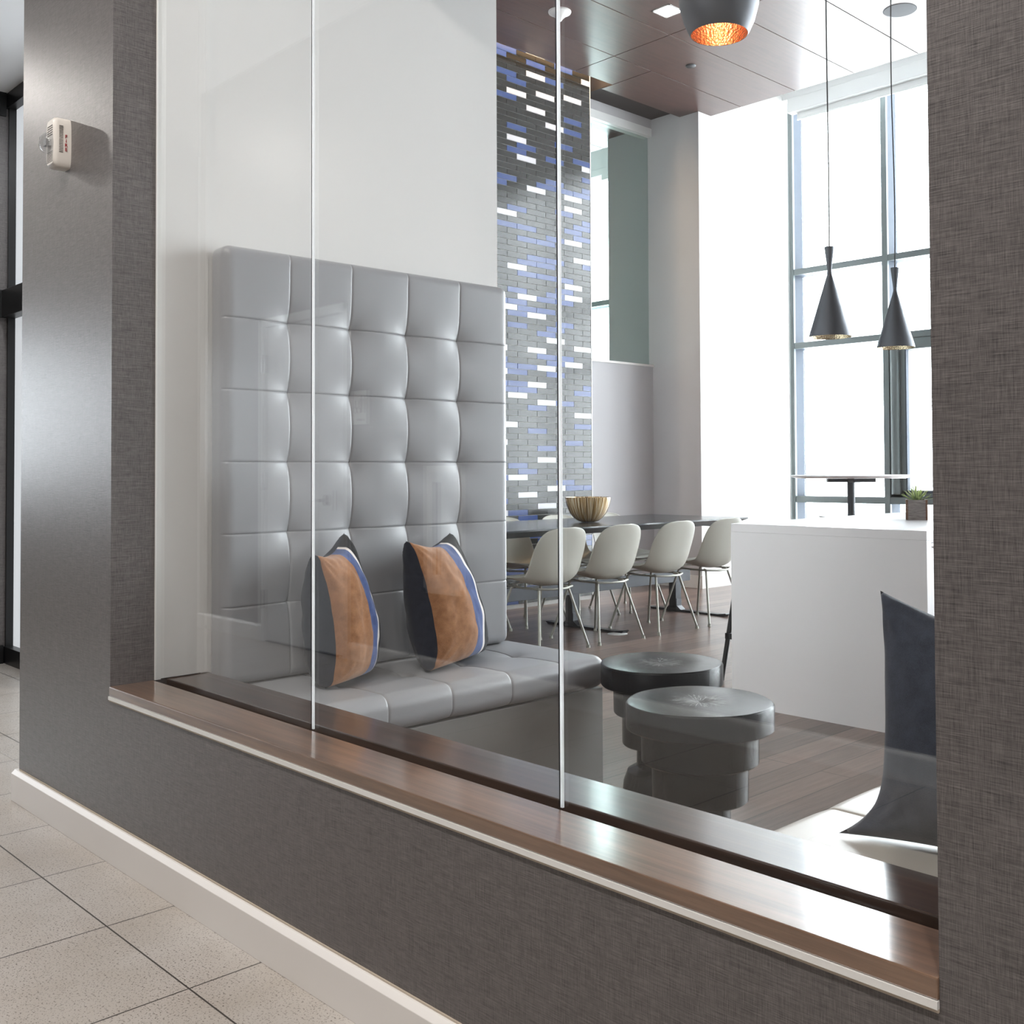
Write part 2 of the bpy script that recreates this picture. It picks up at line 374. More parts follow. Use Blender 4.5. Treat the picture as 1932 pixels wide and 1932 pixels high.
# ================================================================== SETTING
ZC = 4.532
Y0, Y1 = 1.244, 1.540          # low wall, front and back face
XL, XR = -3.161, -0.615        # opening
XW, YB, YW = -3.16, 7.95, 9.47
def sbox(name, b, M_, bevel=0):
    return struct(MB().box(*b).obj(name, M_, bevel=bevel))
sbox('floor', (-12, 1.40, -0.08, 3.2, 9.8, 0.0), M_floor)
fc = MB(); fc.box(-10, -2.6, -0.08, 3.2, 1.40, 0.0); fc.box(-10, 1.40, -0.08, -3.95, 2.3, 0.002)
struct(fc.obj('floor', M_tile))
# partition wall between corridor and lounge
w = MB()
w.box(-3.94, Y0, 0, XL, Y1-0.02, 4.9)
w.box(XL, Y0, 0, XR, Y1-0.02, 0.458)
w.box(XR, Y0, 0, 3.2, Y1-0.02, 4.9)
w.box(XL, Y0, 3.35, XR, Y1-0.02, 4.9)
struct(w.obj('wall_front', M_linen))
w = MB(); w.box(XR, Y1-0.02, 0, 3.2, Y1-0.004, 4.9); w.box(XL, Y1-0.02, 3.35, XR, Y1-0.004, 4.9)
struct(w.obj('wall_front', M_linen))
sbox('wall_front', (XL, Y1-0.02, 0, XR, Y1-0.004, 0.458), M_linen)
# white wall block at the left of the lounge (its face carries the tall upholstered panel)
w = MB(); w.box(-3.94, Y1-0.02, 0, XW, 2.742, 4.9)
struct(w.obj('wall_left', M_white))
sbox('wall_left', (XW-0.004, 1.392, 0.5, XW+0.004, 1.54, 3.35), M_white)
sbox('wall_left', (-12, 2.30, 0, -3.94, 2.742, 4.9), M_white)
# baseboard of the corridor side
bp = [(Y0, 0), (Y0, 0.104), (Y0-0.008, 0.104), (Y0-0.019, 0.092), (Y0-0.019, 0.0)]
struct(MB().prism(bp, 0, -3.96, 3.2).obj('baseboard_front', M_base, bevel=0.001))
sbox('baseboard_front', (-3.96, Y0, 0, -3.941, 2.06, 0.104), M_base)
sbox('trim_1', (-3.93, Y0-0.003, 0.1045, 3.2, Y0, 0.108), M_bead)
# sill: two walnut boards with a dark glazing groove between them
struct(MB().box(XL, Y0-0.004, 0.469, XR, 1.372, 0.497).obj('trim_2', M_sill, bevel=0.0025))
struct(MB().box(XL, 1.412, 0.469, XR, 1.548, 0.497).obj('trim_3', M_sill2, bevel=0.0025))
sbox('trim_4', (XL, 1.372, 0.458, XR, 1.412, 0.474), M_groove)
sbox('trim_5', (XL, Y0-0.006, 0.459, XR, Y0+0.01, 0.469), M_alu)
sbox('trim_6', (XL, Y0-0.004, 0.4545, XR, Y0+0.0, 0.459), M_bead)
sbox('trim_7', (XL, 1.374, 0.497, XL+0.006, 1.392, 3.35), M_alu)
sbox('trim_8', (XR-0.012, 1.374, 0.497, XR, 1.392, 3.35), M_alu)
# glass partition: three frameless panes and two bright butt joints
gw = thing('window_1', 'three frameless clear glass panes standing in the walnut sill', 'window', (0, 0, 0.474), 0, None, 'structure')
for a, b in ((XL+0.006, -2.2840), (-2.2750, -1.4215), (-1.4125, XR-0.012)):
    MB().box(a, 1.376, 0, b, 1.388, 2.876).obj('pane', M_glass, gw)
for x in (-2.279, -1.4165):
    MB().box(x-0.0016, 1.3800, 0.023, x+0.0038, 1.3845, 2.876).obj('seal', M_seal, gw)
    MB().box(x-0.0048, 1.3800, 0.023, x-0.0017, 1.3845, 2.876).obj('gasket', M_sealb, gw)
# ceiling of the lounge: dark veneer panels with open joints, slot along the tiled wall
cm = MB()
xs = [-5.88-0.5935*k for k in range(-16, 9)][::-1]
ys = [6.383-2.36*k for k in range(3)][::-1] + [8.15]
ys = [1.56] + [y for y in ys if y > 1.6]
g = 0.004
def cpanel(x0, x1, y0, y1, z=ZC): cm.box(x0+g, y0+g, z, x1-g, y1-g, z+0.03)
for i in range(len(xs)-1):
    for j in range(len(ys)-1):
        x0, x1, y0, y1 = xs[i], xs[i+1], ys[j], ys[j+1]
        if x0 > 3.0 or x1 < -11: continue
        if x0 < -6.33 and x1 > -6.46-0.5 and x0 < -6.4:
            # panels crossed by the slot x -6.45..-6.33, y < 6.85
            if x1 > -6.33 and y0 < 6.85:
                if y1 > 6.85: cpanel(x0, x1, 6.85, y1); y1 = 6.85
                cpanel(-6.335, x1, y0, y1); continue
            if y0 < 6.85: continue
        if x1 < -6.4 and y0 > 6 and x1 < -6.9:
            cpanel(x0, x1, y0, min(y1, 9.2) if x1 < -7.0 else y1); continue
        cpanel(x0, x1, y0, y1)
struct(cm.obj('ceiling', M_ceil, bevel=0.001))
c2 = MB()
c2.box(-6.335, 1.56, ZC+0.06, 3.2, 8.14, ZC+0.09); c2.box(-12, 6.87, ZC+0.06, -6.335, 8.14, ZC+0.09)
sbox('ceiling', (-6.335, 1.56, ZC+0.03, -6.33, 6.85, ZC+0.30), M_bead)
c2.box(-6.83, 6.85, ZC+0.005, -6.33, 6.87, ZC+0.30)
struct(c2.obj('ceiling', M_groove))
c3 = MB(); c3.box(-12, 8.10, 5.05, 3.2, 9.8, 5.10); c3.box(-12, 8.10, ZC+0.035, 3.2, 8.135, 5.06)
c3.box(-12, 1.3, 4.9, 3.2, 8.12, 4.95)
struct(c3.obj('ceiling', M_ceilw))
# tiled wall
tm = MB(); TX = -6.45; tm.box(-6.83, 2.742, 0, TX-0.006, 6.682, 4.9, 3)
rh, tw = 0.0480, 0.2175
row = 0; z = 1.329 - rh*27; lastw = []; thisw = []
rnd = random.Random(41)
while z < 4.86:
    ph = 5.705 if row % 2 else 5.705+tw/2
    y = ph - tw*6
    prevc = None; thisw = []
    while y < 6.682:
        a, b = max(y, 4.35)+0.0022, min(y+tw, 6.678)-0.0022
        if b-a > 0.01:
            q = rnd.random(); c = 2 if q < 0.135 else (1 if q < 0.32 else 0)
            if c == 2 and (prevc == 2 or any(abs(w_-y) < tw*0.9 for w_ in lastw)): c = 0 if rnd.random() < 0.6 else 1
            if c == 2: thisw.append(y)
            prevc = c
            ty = rnd.uniform(-0.3, 0.3)*0.001; tz = rnd.uniform(-0.3, 0.3)*0.001
            x = TX
            vs = [(x-0.006, a, z+0.0022), (x-0.006, b, z+0.0022), (x-0.006, b, z+rh-0.0022), (x-0.006, a, z+rh-0.0022),
                  (x-ty, a, z+0.0022), (x+ty, b, z+0.0022), (x+ty+tz, b, z+rh-0.0022), (x-ty+tz, a, z+rh-0.0022)]
            tm.add(vs, [(4, 5, 6, 7), (0, 1, 5, 4), (1, 2, 6, 5), (2, 3, 7, 6), (3, 0, 4, 7)], c)
        y += tw
    z += rh; row += 1; lastw = thisw
struct(tm.obj('wall_left', [M_tk, M_tb, M_tw, M_mortar]))
sbox('trim_9', (-6.83, 6.682, 0, TX+0.001, 6.688, 4.9), M_alu)
struct(MB().box(-6.375, 4.4, 4.82, -6.345, 6.6, 4.84).obj('trim_10', M_lampw))
_l = area('cove_light', (-6.38, 5.6, 4.81), (0, R(12), 0), 0.04, 2.4, 55, (1, 0.70, 0.42))
# far left wall with the tall opening, grey paint
w = MB()
w.box(-6.93, 6.688, 0, -6.83, 7.95, 2.135); w.box(-6.93, 6.688, 4.50, -6.83, 7.95, 4.9)
struct(w.obj('wall_left', M_grey))
sbox('trim_11', (-6.95, 6.69, 2.135, -6.815, 7.949, 2.155), M_base)
sbox('trim_12', (-6.94, 6.69, 4.42, -6.825, 7.949, 4.5), M_alu)
iw = thing('window_2', 'green tinted inner window beside the tiled wall', 'window', (0, 0, 2.155), 0, None, 'structure')
MB().box(-6.885, 6.70, 0, -6.875, 7.945, 2.265).obj('pane', M_green, iw)
# grey back wall and the white pier that runs to the windows
sbox('wall_back', (-7.42, 7.95, 0, -6.242, 7.99, 4.9), M_grey)
w = MB(); w.box(-7.42, 7.99, 0, -6.24, 9.46, 5.05); struct(w.obj('wall_back', M_white))
sbox('wall_back', (-6.2415, 7.951, 0, -6.2395, 9.455, 5.05), M_white)
bl = MB(); bl.box(-6.828, 7.932, 0, -6.24, 7.95, 0.12); struct(bl.obj('baseboard_back', M_base, bevel=0.002))
sbox('baseboard_back', (-6.2395, 7.932, 0, -6.222, 9.4, 0.12), M_base)
sbox('baseboard_left', (-6.83, 6.69, 0, -6.812, 7.93, 0.12), M_base)
# remaining enclosure of the lounge (outside the view, closes the room)
w = MB(); w.box(3.05, 1.54, 0, 3.2, 3.3, 5.1); w.box(3.05, 9.0, 0, 3.2, 9.8, 5.1); w.box(3.05, 3.3, 0, 3.2, 9.0, 5.1)
struct(w.obj('wall_right', M_white))
w = MB(); w.box(-12.1, 2.3, 0, -12, 9.8, 5.1); w.box(-12, 2.7, 0, -6.93, 2.80, 4.9); struct(w.obj('wall_left', M_white))

# window wall
wall = thing('window_3', 'tall gridded window wall at the back of the lounge', 'window', (0, YW, 0), 0, None, 'structure')
MUL = [-6.222, -5.148, -4.085, -3.02, -1.955, -0.89, 0.175, 1.24, 2.305, -7.46, -8.5, -9.56, -10.6]
for x in MUL:
    f = MB(); f.box(x-0.031, 0, 0.0, x+0.029, 0.03, 5.05); f.obj('mullion', M_frame, wall)
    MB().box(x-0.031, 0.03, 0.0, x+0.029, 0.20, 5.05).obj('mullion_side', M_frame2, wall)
for za, zb in ((3.15, 3.212), (2.378, 2.44), (0.776, 0.842), (0.0, 0.06)):
    for xa, xb in ((-6.19, 3.05), (-11.9, -7.48)):
        MB().box(xa, 0.004, za, xb, 0.034, zb).obj('transom', M_frame, wall)
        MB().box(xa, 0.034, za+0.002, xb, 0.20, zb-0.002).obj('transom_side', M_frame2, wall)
for xa, xb in ((-6.19, 3.05), (-11.9, -7.48)):
    MB().box(xa, 0.17, 0.06, xb, 0.18, 5.0).obj('pane', M_wglass, wall)
# opening sash in the second bay
sf = MB(); xa, xb, za, zb = -5.118, -4.116, 0.842, 2.378
sf.box(xa, 0.01, za, xa+0.17, 0.16, zb); sf.box(xb-0.12, 0.01, za, xb, 0.16, zb); sf.box(xa, 0.01, za, xb, 0.16, za+0.07); sf.box(xa, 0.01, zb-0.11, xb, 0.16, zb)
sf.obj('sash', M_frame, wall, bevel=0.006)
sc = MB(); sc.cyl((xa+0.07, -0.005, za+0.03), (xa+0.07, -0.005, zb-0.05), 0.045, n=24); sc.obj('sash_post', M_frame, wall)
sc = MB(); sc.box(xa+0.17, 0.0, za+0.045, xb-0.12, 0.05, za+0.062); sc.box(xa+0.17, 0.0, za+0.045, xa+0.182, 0.05, zb-0.1); sc.obj('sash_bead', M_frame2, wall)

bd = thing('roller_blind', 'white roller blind cassette above the back windows', 'blind', (-1.6, 9.33, 4.80))
MB().box(-4.53, -0.045, 0.0, 4.5, 0.055, 0.15).obj('cassette', M_shade, bd, bevel=0.01)
MB().box(-4.45, 0.02, -0.06, 4.45, 0.03, 0.0).obj('blind_cloth', M_shade, bd)
MB().cyl((-4.45, 0.025, -0.065), (4.45, 0.025, -0.065), 0.012).obj('bottom_bar', M_shade, bd)
MB().box(-4.6, -0.03, 0.15, 4.5, 0.1, 0.25).obj('mounting_rail', M_shade, bd)
bd2 = thing('roller_blind', 'white roller blind cassette seen through the green inner window', 'blind', (-9.5, 9.30, 4.62))
MB().box(-2.0, -0.045, 0.0, 2.0, 0.055, 0.15).obj('cassette', M_shade, bd2, bevel=0.01)
MB().box(-1.95, 0.0, 0.15, 1.95, 0.14, 0.43).obj('mounting_rail', M_shade, bd2)

# corridor: wall behind the camera, ceiling, storefront at the far left
sbox('wall_corridor', (-7.4, -1.0, 0, 3.2, -0.798, 3.92), M_linen)
struct(MB().prism([(-0.798, 0), (-0.798, 0.104), (-0.790, 0.104), (-0.779, 0.092), (-0.779, 0.0)], 0, -7.4, -6.51).obj('baseboard_corridor', M_base))
struct(MB().prism([(-0.798, 0), (-0.798, 0.104), (-0.790, 0.104), (-0.779, 0.092), (-0.779, 0.0)], 0, -5.44, 3.2).obj('baseboard_corridor', M_base))
sbox('wall_corridor', (3.2, -1.0, 0, 3.3, 1.5, 3.95), M_hall)
w = MB(); w.box(-9.0, -2.5, 0, -8.9, 1.3, 1.0); w.box(-9.0, -2.5, 2.2, -8.9, 1.3, 3.95); w.box(-9.0, -2.5, 1.0, -8.9, -1.05, 2.2); w.box(-9.0, 0.85, 1.0, -8.9, 1.3, 2.2)
struct(w.obj('wall_corridor', M_hall))
ew = thing('window_5', 'plain tinted window closing the far left end of the corridor', 'window', (-8.95, -0.10, 1.0), 0, None, 'structure')
MB().box(-0.005, -0.95, 0, 0.005, 0.95, 1.2).obj('pane', M_tint, ew)
f = MB(); f.box(-0.03, -0.95, 0, 0.03, -0.91, 1.2); f.box(-0.03, 0.91, 0, 0.03, 0.95, 1.2); f.box(-0.03, -0.95, 0, 0.03, 0.95, 0.04); f.box(-0.03, -0.95, 1.16, 0.03, 0.95, 1.2)
f.obj('frame', M_darkfr, ew)
sbox('wall_corridor', (-9.0, 1.3, 0, -6.84, 1.45, 3.95), M_linen)
sbox('wall_corridor', (-9.0, -2.6, 0, -7.4, -2.5, 3.95), M_hall)
sbox('wall_corridor', (-7.42, -2.5, 0, -7.4, -1.0, 3.95), M_hall)
sbox('ceiling', (-9.0, -2.6, 3.9, 3.3, Y0, 3.95), M_ceilw)
c = MB(); c.box(-9.0, Y0, 3.39, -3.94, 2.3, 3.44); c.box(-9.0, Y0-0.02, 3.39, -3.94, Y0, 3.95)
struct(c.obj('ceiling', M_ceilw))
sbox('wall_corridor', (-6.94, 1.45, 0, -6.84, 2.3, 3.44), M_linen)
st = thing('window_4', 'dark framed frosted storefront at the far left', 'window', (0, 2.065, 0), 0, None, 'structure')
MB().box(-6.84, 0, 3.30, -3.96, 0.1, 3.39).obj('header', M_darkfr, st)
MB().box(-6.84, -0.03, 2.045, -3.96, 0.1, 2.205).obj('transom', M_darkfr, st, bevel=0.004)
MB().box(-6.84, -0.004, 2.08, -3.96, 0.0, 2.10).obj('transom_bead', M_chrome, st)
MB().box(-6.84, 0, 0, -3.96, 0.1, 0.10).obj('bottom_rail', M_darkfr, st)
for x in (-6.84, -5.4, -4.0): MB().box(x, 0.01, 0.1, x+0.022, 0.1, 3.3).obj('jamb', M_darkfr, st)
MB().box(-6.82, 0.05, 0.1, -3.96, 0.06, 3.3).obj('pane', M_frost, st)
sbox('trim_13', (-6.838, 1.45, 2.045, -6.80, 2.06, 2.205), M_darkfr)
sbox('trim_14', (-6.838, 1.45, 3.25, -6.82, 2.06, 3.39), M_darkfr)
sbox('trim_15', (-6.838, 1.45, 0.0, -6.81, 2.06, 0.11), M_darkfr)
for x, y in ((-8.2, 0.4), (-2.9, -0.1), (-1.3, -0.1), (0.3, -0.1), (1.9, -0.1)):
    t = thing('ceiling_light', 'round recessed downlight in the white corridor ceiling', 'light', (x, y, 3.9), 0, 'corridor downlights')
    MB().lathe([(0.06, -0.004), (0.085, -0.006), (0.09, 0), (0.09, 0)], 32).obj('trim_ring', M_base, t)
    MB().lathe([(1e-4, -0.002), (0.06, -0.002)], 32).obj('diffuser', M_lampn, t)
    o = area('downlight_lamp', (x, y, 3.885), (0, 0, 0), 0.11, 0.11, 52, (1, 0.95, 0.90))
area('alcove_lamp', (-5.4, 1.75, 3.38), (0, 0, 0), 0.5, 0.2, 30, (0.95, 0.98, 1))

# restroom door across the corridor (seen mirrored in the glass)
dr = thing('door_1', 'white flush door with lever handle across the corridor', 'door', (-5.98, -0.798, 0), 0, None, 'structure')
f = MB(); f.box(-0.515, 0, 0, -0.465, 0.03, 2.14); f.box(0.465, 0, 0, 0.515, 0.03, 2.14); f.box(-0.515, 0, 2.085, 0.515, 0.03, 2.14)
f.obj('door_frame', M_door, dr, bevel=0.002)
MB().box(-0.458, 0.0, 0.012, 0.458, 0.014, 2.078).obj('door_leaf', M_door, dr)
MB().box(-0.465, 0.0, 0.0, 0.465, 0.003, 2.085).obj('door_gap', M_groove, dr)
h = MB(); h.cyl((0.30, 0.014, 0.945), (0.30, 0.024, 0.945), 0.034, n=28); h.cyl((0.30, 0.02, 0.945), (0.30, 0.06, 0.945), 0.012, n=16)
h.tube([(0.30, 0.058, 0.945), (0.26, 0.062, 0.945), (0.20, 0.060, 0.943), (0.17, 0.052, 0.940)], [0.011, 0.011, 0.009, 0.007])
h.obj('lever_handle', M_chrome, dr)
MB().box(0.375, 0.013, 0.885, 0.383, 0.0155, 1.005).obj('latch_plate', M_dark, dr)
for zz in (0.28, 1.06, 1.84): MB().box(-0.468, 0.012, zz-0.06, -0.452, 0.036, zz+0.06).obj('hinge', M_chrome, dr)
sg = thing('restroom_sign', 'white restroom sign with person and wheelchair symbols beside the door', 'sign', (-5.34, -0.798, 1.50))
MB().box(-0.092, 0, -0.112, 0.092, 0.006, 0.112).obj('sign_border', M_dark, sg)
MB().box(-0.080, 0.006, -0.100, 0.080, 0.009, 0.100).obj('sign_face', M_door, sg)
p = MB(); yy = 0.0105
p.cyl((0.035, 0.009, 0.062), (0.035, yy, 0.062), 0.009, n=20); p.box(0.021, 0.009, 0.012, 0.049, yy, 0.05); p.box(0.024, 0.009, -0.032, 0.0335, yy, 0.012); p.box(0.0365, 0.009, -0.032, 0.046, yy, 0.012)
p.obj('person_symbol', M_dark, sg)
p = MB(); p.cyl((-0.026, 0.009, 0.036), (-0.026, yy, 0.036), 0.0075, n=20)
p.lathe([(0.016, 0), (0.021, 0), (0.021, 0.0015), (0.016, 0.0015), (0.016, 0)], 28, Matrix.Translation((-0.030, 0.009, -0.014)) @ Matrix.Rotation(R(-90), 4, 'X'))
p.box(-0.031, 0.009, -0.006, -0.022, yy, 0.028); p.box(-0.031, 0.009, -0.010, -0.008, yy, -0.002); p.box(-0.012, 0.009, -0.032, -0.005, yy, -0.004)
p.obj('wheelchair_symbol', M_dark, sg)
MB().box(-0.012, 0.009, -0.080, 0.030, yy, -0.066).obj('sign_caption', M_dark, sg)
ec = thing('extinguisher_cabinet', 'white framed wall cabinet low on the corridor wall', 'cabinet', (-4.53, -0.798, 0.46))
f = MB(); f.box(-0.15, 0, 0, -0.125, 0.03, 0.69); f.box(0.125, 0, 0, 0.15, 0.03, 0.69); f.box(-0.15, 0, 0.655, 0.15, 0.03, 0.69); f.box(-0.15, 0, 0, 0.15, 0.03, 0.03)
f.obj('cabinet_frame', M_base, ec); MB().box(-0.125, 0.0, 0.03, 0.125, 0.012, 0.655).obj('cabinet_door', M_door, ec)
MB().box(-0.09, 0.012, 0.10, -0.045, 0.014, 0.60).obj('view_slot', M_dark, ec)

# ================================================================== THINGS
# --- tall tufted panel
ysm = [1.772, 2.005, 2.237, 2.470]; zsm = [0.703, 0.928, 1.152, 1.3765, 1.60]
def hb_disp(p, n):
    if n.x < 0.2: return 0.0
    y, z = p.y, p.z
    d = 0.0
    dy = min(abs(y-c) for c in ysm); dz = min(abs(z-c) for c in zsm)
    r = math.sqrt(min((y-a)**2 for a in ysm) + min((z-b)**2 for b in zsm))
    edge = min(1.0, min(z-0.47, 1.824-z, y-1.54, 2.705-y)/0.05); edge = max(edge, 0)
    d -= 0.022*math.exp(-(r/0.045)**1.1)
    d -= 0.0035*math.exp(-(dy/0.03)) * edge
    d -= 0.0028*math.exp(-(dy/0.0020)**2) + 0.0024*math.exp(-(dz/0.0018)**2)
    d -= 0.0006*math.exp(-(dz/0.02))*edge
    return d*n.x
HX0, HX1 = -3.16+0.004, -3.052
hb = rbox((HX0, 1.542, 0.4635), (HX1, 2.705, 1.826), 0.030,
          [lin(HX0, HX1, 0.009), lin(1.542, 2.705, 0.0095, ysm), lin(0.4635, 1.826, 0.0095, zsm)], hb_disp)
tag(hb.obj('upholstered_panel', M_vinyl), 'tall grey tufted vinyl back panel fixed to the white wall above the left bench', 'headboard')

# --- left bench: plinth + tufted cushion
lb = thing('bench', 'long grey bench under the tall tufted panel', 'bench', (0, 0, 0))
MB().box(-3.155, 1.552, 0.0, -2.625, 2.768, 0.345).obj('plinth', M_plinth, lb, bevel=0.002)
def cushion_disp(sx, sy, buttons, zt):
    def f(p, n):
        d = 0.0; dy = min(abs(p.y-c) for c in sy)
        d -= 0.0035*math.exp(-(dy/0.0022)**2) + 0.003*math.exp(-dy/0.03)
        r = min(math.hypot(p.x-sx, p.y-c) for c in buttons)
        if n.z > 0.3: d -= 0.014*math.exp(-(r/0.04)**1.1)
        return d
    return f
sy1 = [1.588, 1.833, 2.072, 2.318, 2.556]
cu = rbox((-3.150, 1.552, 0.347), (-2.600, 2.775, 0.462), 0.045,
          [lin(-3.150, -2.600, 0.011, [-2.86]), lin(1.552, 2.775, 0.011, sy1), lin(0.347, 0.462, 0.009)],
          cushion_disp(-2.86, sy1, [1.833, 2.072, 2.318, 2.556], 0.46))
cu.obj('seat_cushion', M_vinyl, lb)
# --- right bench
rb = thing('bench', 'cream vinyl bench at bottom right with the slate pillow on it', 'bench', (0, 0, 0))
MB().box(-1.12, 1.552, 0.0, -0.30, 2.768, 0.345).obj('plinth', M_plinth, rb, bevel=0.002)
sy2 = [1.828, 2.07, 2.31, 2.55]
cu = rbox((-1.155, 1.556, 0.347), (-0.30, 2.775, 0.462), 0.045,
          [lin(-1.155, -0.30, 0.011, [-0.88]), lin(1.556, 2.775, 0.011, sy2), lin(0.347, 0.462, 0.009)],
          cushion_disp(-0.88, sy2, sy2, 0.46))
cu.obj('seat_cushion', M_vinyl2, rb)

# --- pillows
def pillow(name, TL, TR, BL, BR, thick, stripes, mats, label, group, seed=1, N=44, k=0.10, ear=None):
    """stripes: list of (u_limit, slot) on the front; back uses slot 0"""
    TL, TR, BL, BR = map(Vector, (TL, TR, BL, BR)); c = (TL+TR+BL+BR)/4
    nrm = ((TR-TL)+(BR-BL)).cross((TL-BL)+(TR-BR)).normalized()
    m_ = MB(); us = [math.sin(math.pi/2*(-1+2*i/N))*0.35 + 0.65*(-1+2*i/N) for i in range(N+1)]
    for side in (1, -1):
        vs = []; fs = []; 
        for j in range(N+1):
            for i in range(N+1):
                u, v = us[i], us[j]
                uu = u*(1-k*(1-v*v)*abs(u)); vv = v*(1-(k*1.7 if v > 0 else 0.0)*(1-u*u)*abs(v))
                a, b = (uu+1)/2, (vv+1)/2
                p = (BL*(1-a)+BR*a)*(1-b) + (TL*(1-a)+TR*a)*b
                e = max(0.0, (1-u*u)*(1-v*v))
                t = thick*(e**0.36)*(1.0-0.22*v)
                w_ = noise.noise(Vector((u*2.3+seed, v*2.3, side*3.0)))*0.010*e**0.3 + noise.noise(Vector((u*6+seed, v*5, side)))*0.004*e**0.3
                # gathers running in from the corners
                for (cu_, cv_) in ((-1, -1), (1, -1), (-1, 1), (1, 1)):
                    ds = math.hypot(u-cu_, v-cv_); an = math.atan2(v-cv_, u-cu_)
                    w_ += 0.0028*math.sin(an*13+seed)*math.exp(-((ds-0.25)/0.2)**2)
                p = p + nrm*side*(t+w_*(1 if e > 0 else 0))
                if ear: p = p + Vector(ear)*(((1-u)/2*(1-v)/2)**11)
                p.z = max(p.z, 0.462) if p.z < 0.9 else p.z
                vs.append(p)
        for j in range(N):
            for i in range(N):
                q = (j*(N+1)+i, j*(N+1)+i+1, (j+1)*(N+1)+i+1, (j+1)*(N+1)+i)
                fs.append(q)
        o = len(m_.v); m_.v += [tuple(p) for p in vs]
        for q in fs:
            i = q[0] % (N+1); um = (us[i]+us[i+1])/2
            sl = 0
            if side == 1:
                for lim, s_ in stripes:
                    sl = s_
                    if um < lim: break
            m_.f.append(tuple(x+o for x in q)); m_.mi.append(sl); m_.sm.append(True)
    me = m_.mesh(name, mats, 180); b = bmesh.new(); b.from_mesh(me); bmesh.ops.remove_doubles(b, verts=b.verts, dist=0.0004)
    bmesh.ops.recalc_face_normals(b, faces=b.faces); b.to_mesh(me); b.free()
    o = bpy.data.objects.new(name, me); C.objects.link(o); tag(o, label, 'pillow', group)
    return o
PM = [M_navy, M_brown, M_blue, M_cream, M_black]
ST = [(-0.96, 0), (0.0, 1), (0.36, 2), (0.50, 3), (1.1, 4)]
pillow('throw_pillow', (-2.86, 2.08, 0.892), (-3.000, 2.375, 0.900), (-2.79, 2.12, 0.468), (-2.955, 2.48, 0.468), 0.105, ST, PM,
       'striped brown, blue and navy throw pillow, right of the two on the left bench', 'striped throw pillows on the left bench', 1)
pillow('throw_pillow', (-2.86, 1.735, 0.868), (-3.000, 1.935, 0.920), (-2.80, 1.74, 0.468), (-2.945, 1.99, 0.468), 0.105, ST, PM,
       'striped brown and navy throw pillow behind the glass joint, nearest the left wall', 'striped throw pillows on the left bench', 5)
pillow('throw_pillow', (-1.012, 1.83, 0.890), (-0.60, 1.87, 0.795), (-0.960, 1.735, 0.468), (-0.56, 1.79, 0.468), 0.08,
       [(1.1, 0)], [M_slate], 'plain slate blue pillow standing on the cream bench at right', None, 9, k=0.06, ear=(-0.062, -0.045, 0.0))

# --- stump side tables
def stump():
    t = thing('stump_table', 'black stepped stump side table, the farther one touching the left bench', 'side table', (0, 0, 0), 0, 'black stump side tables')
    pr = [(0.001, 0.0), (0.128, 0.0), (0.136, 0.012), (0.132, 0.055), (0.118, 0.092), (0.098, 0.104), (0.086, 0.107), (0.085, 0.18), (0.085, 0.182),
          (0.132, 0.184), (0.136, 0.188), (0.137, 0.288), (0.137, 0.290), (0.162, 0.291), (0.166, 0.295), (0.167, 0.383), (0.167, 0.385),
          (0.206, 0.386), (0.210, 0.390), (0.210, 0.454), (0.208, 0.458), (0.205, 0.460)]
    mb = MB(); n = 72
    prof = []
    for i, (r, z) in enumerate(pr): prof.append((r, z))
    mb.lathe(prof, n); o = mb.obj('stump_body', M_stump, t)
    for v in o.data.vertices:
        a = math.atan2(v.co.y, v.co.x); r = math.hypot(v.co.x, v.co.y)
        if r > 0.01:
            k = 1+0.012*math.sin(a*3+1.0)+0.006*math.sin(a*7)+0.004*noise.noise(Vector((math.cos(a)*4, math.sin(a)*4, v.co.z*12)))
            v.co.x *= k; v.co.y *= k
    # end-grain top, dished at the pith
    tp = MB(); tp.lathe([(0.0005, 0.4568), (0.02, 0.4582), (0.05, 0.4598), (0.10, 0.4603), (0.203, 0.4603), (0.2052, 0.4600)], n)
    o2 = tp.obj('end_grain_top', M_stump, t)
    for v in o2.data.vertices:
        a = math.atan2(v.co.y, v.co.x); r = math.hypot(v.co.x, v.co.y)
        if r > 0.15: k = 1+0.012*math.sin(a*3+1.0)+0.006*math.sin(a*7); v.co.x *= k; v.co.y *= k
    return t
s0 = stump(); s0.location = (-2.380, 2.800, 0); s0.rotation_euler = (0, 0, 0.6)
dup(s0, (-1.905, 2.410, 0), 2.1, 'black stepped stump side table, the nearer one in front of the white island')

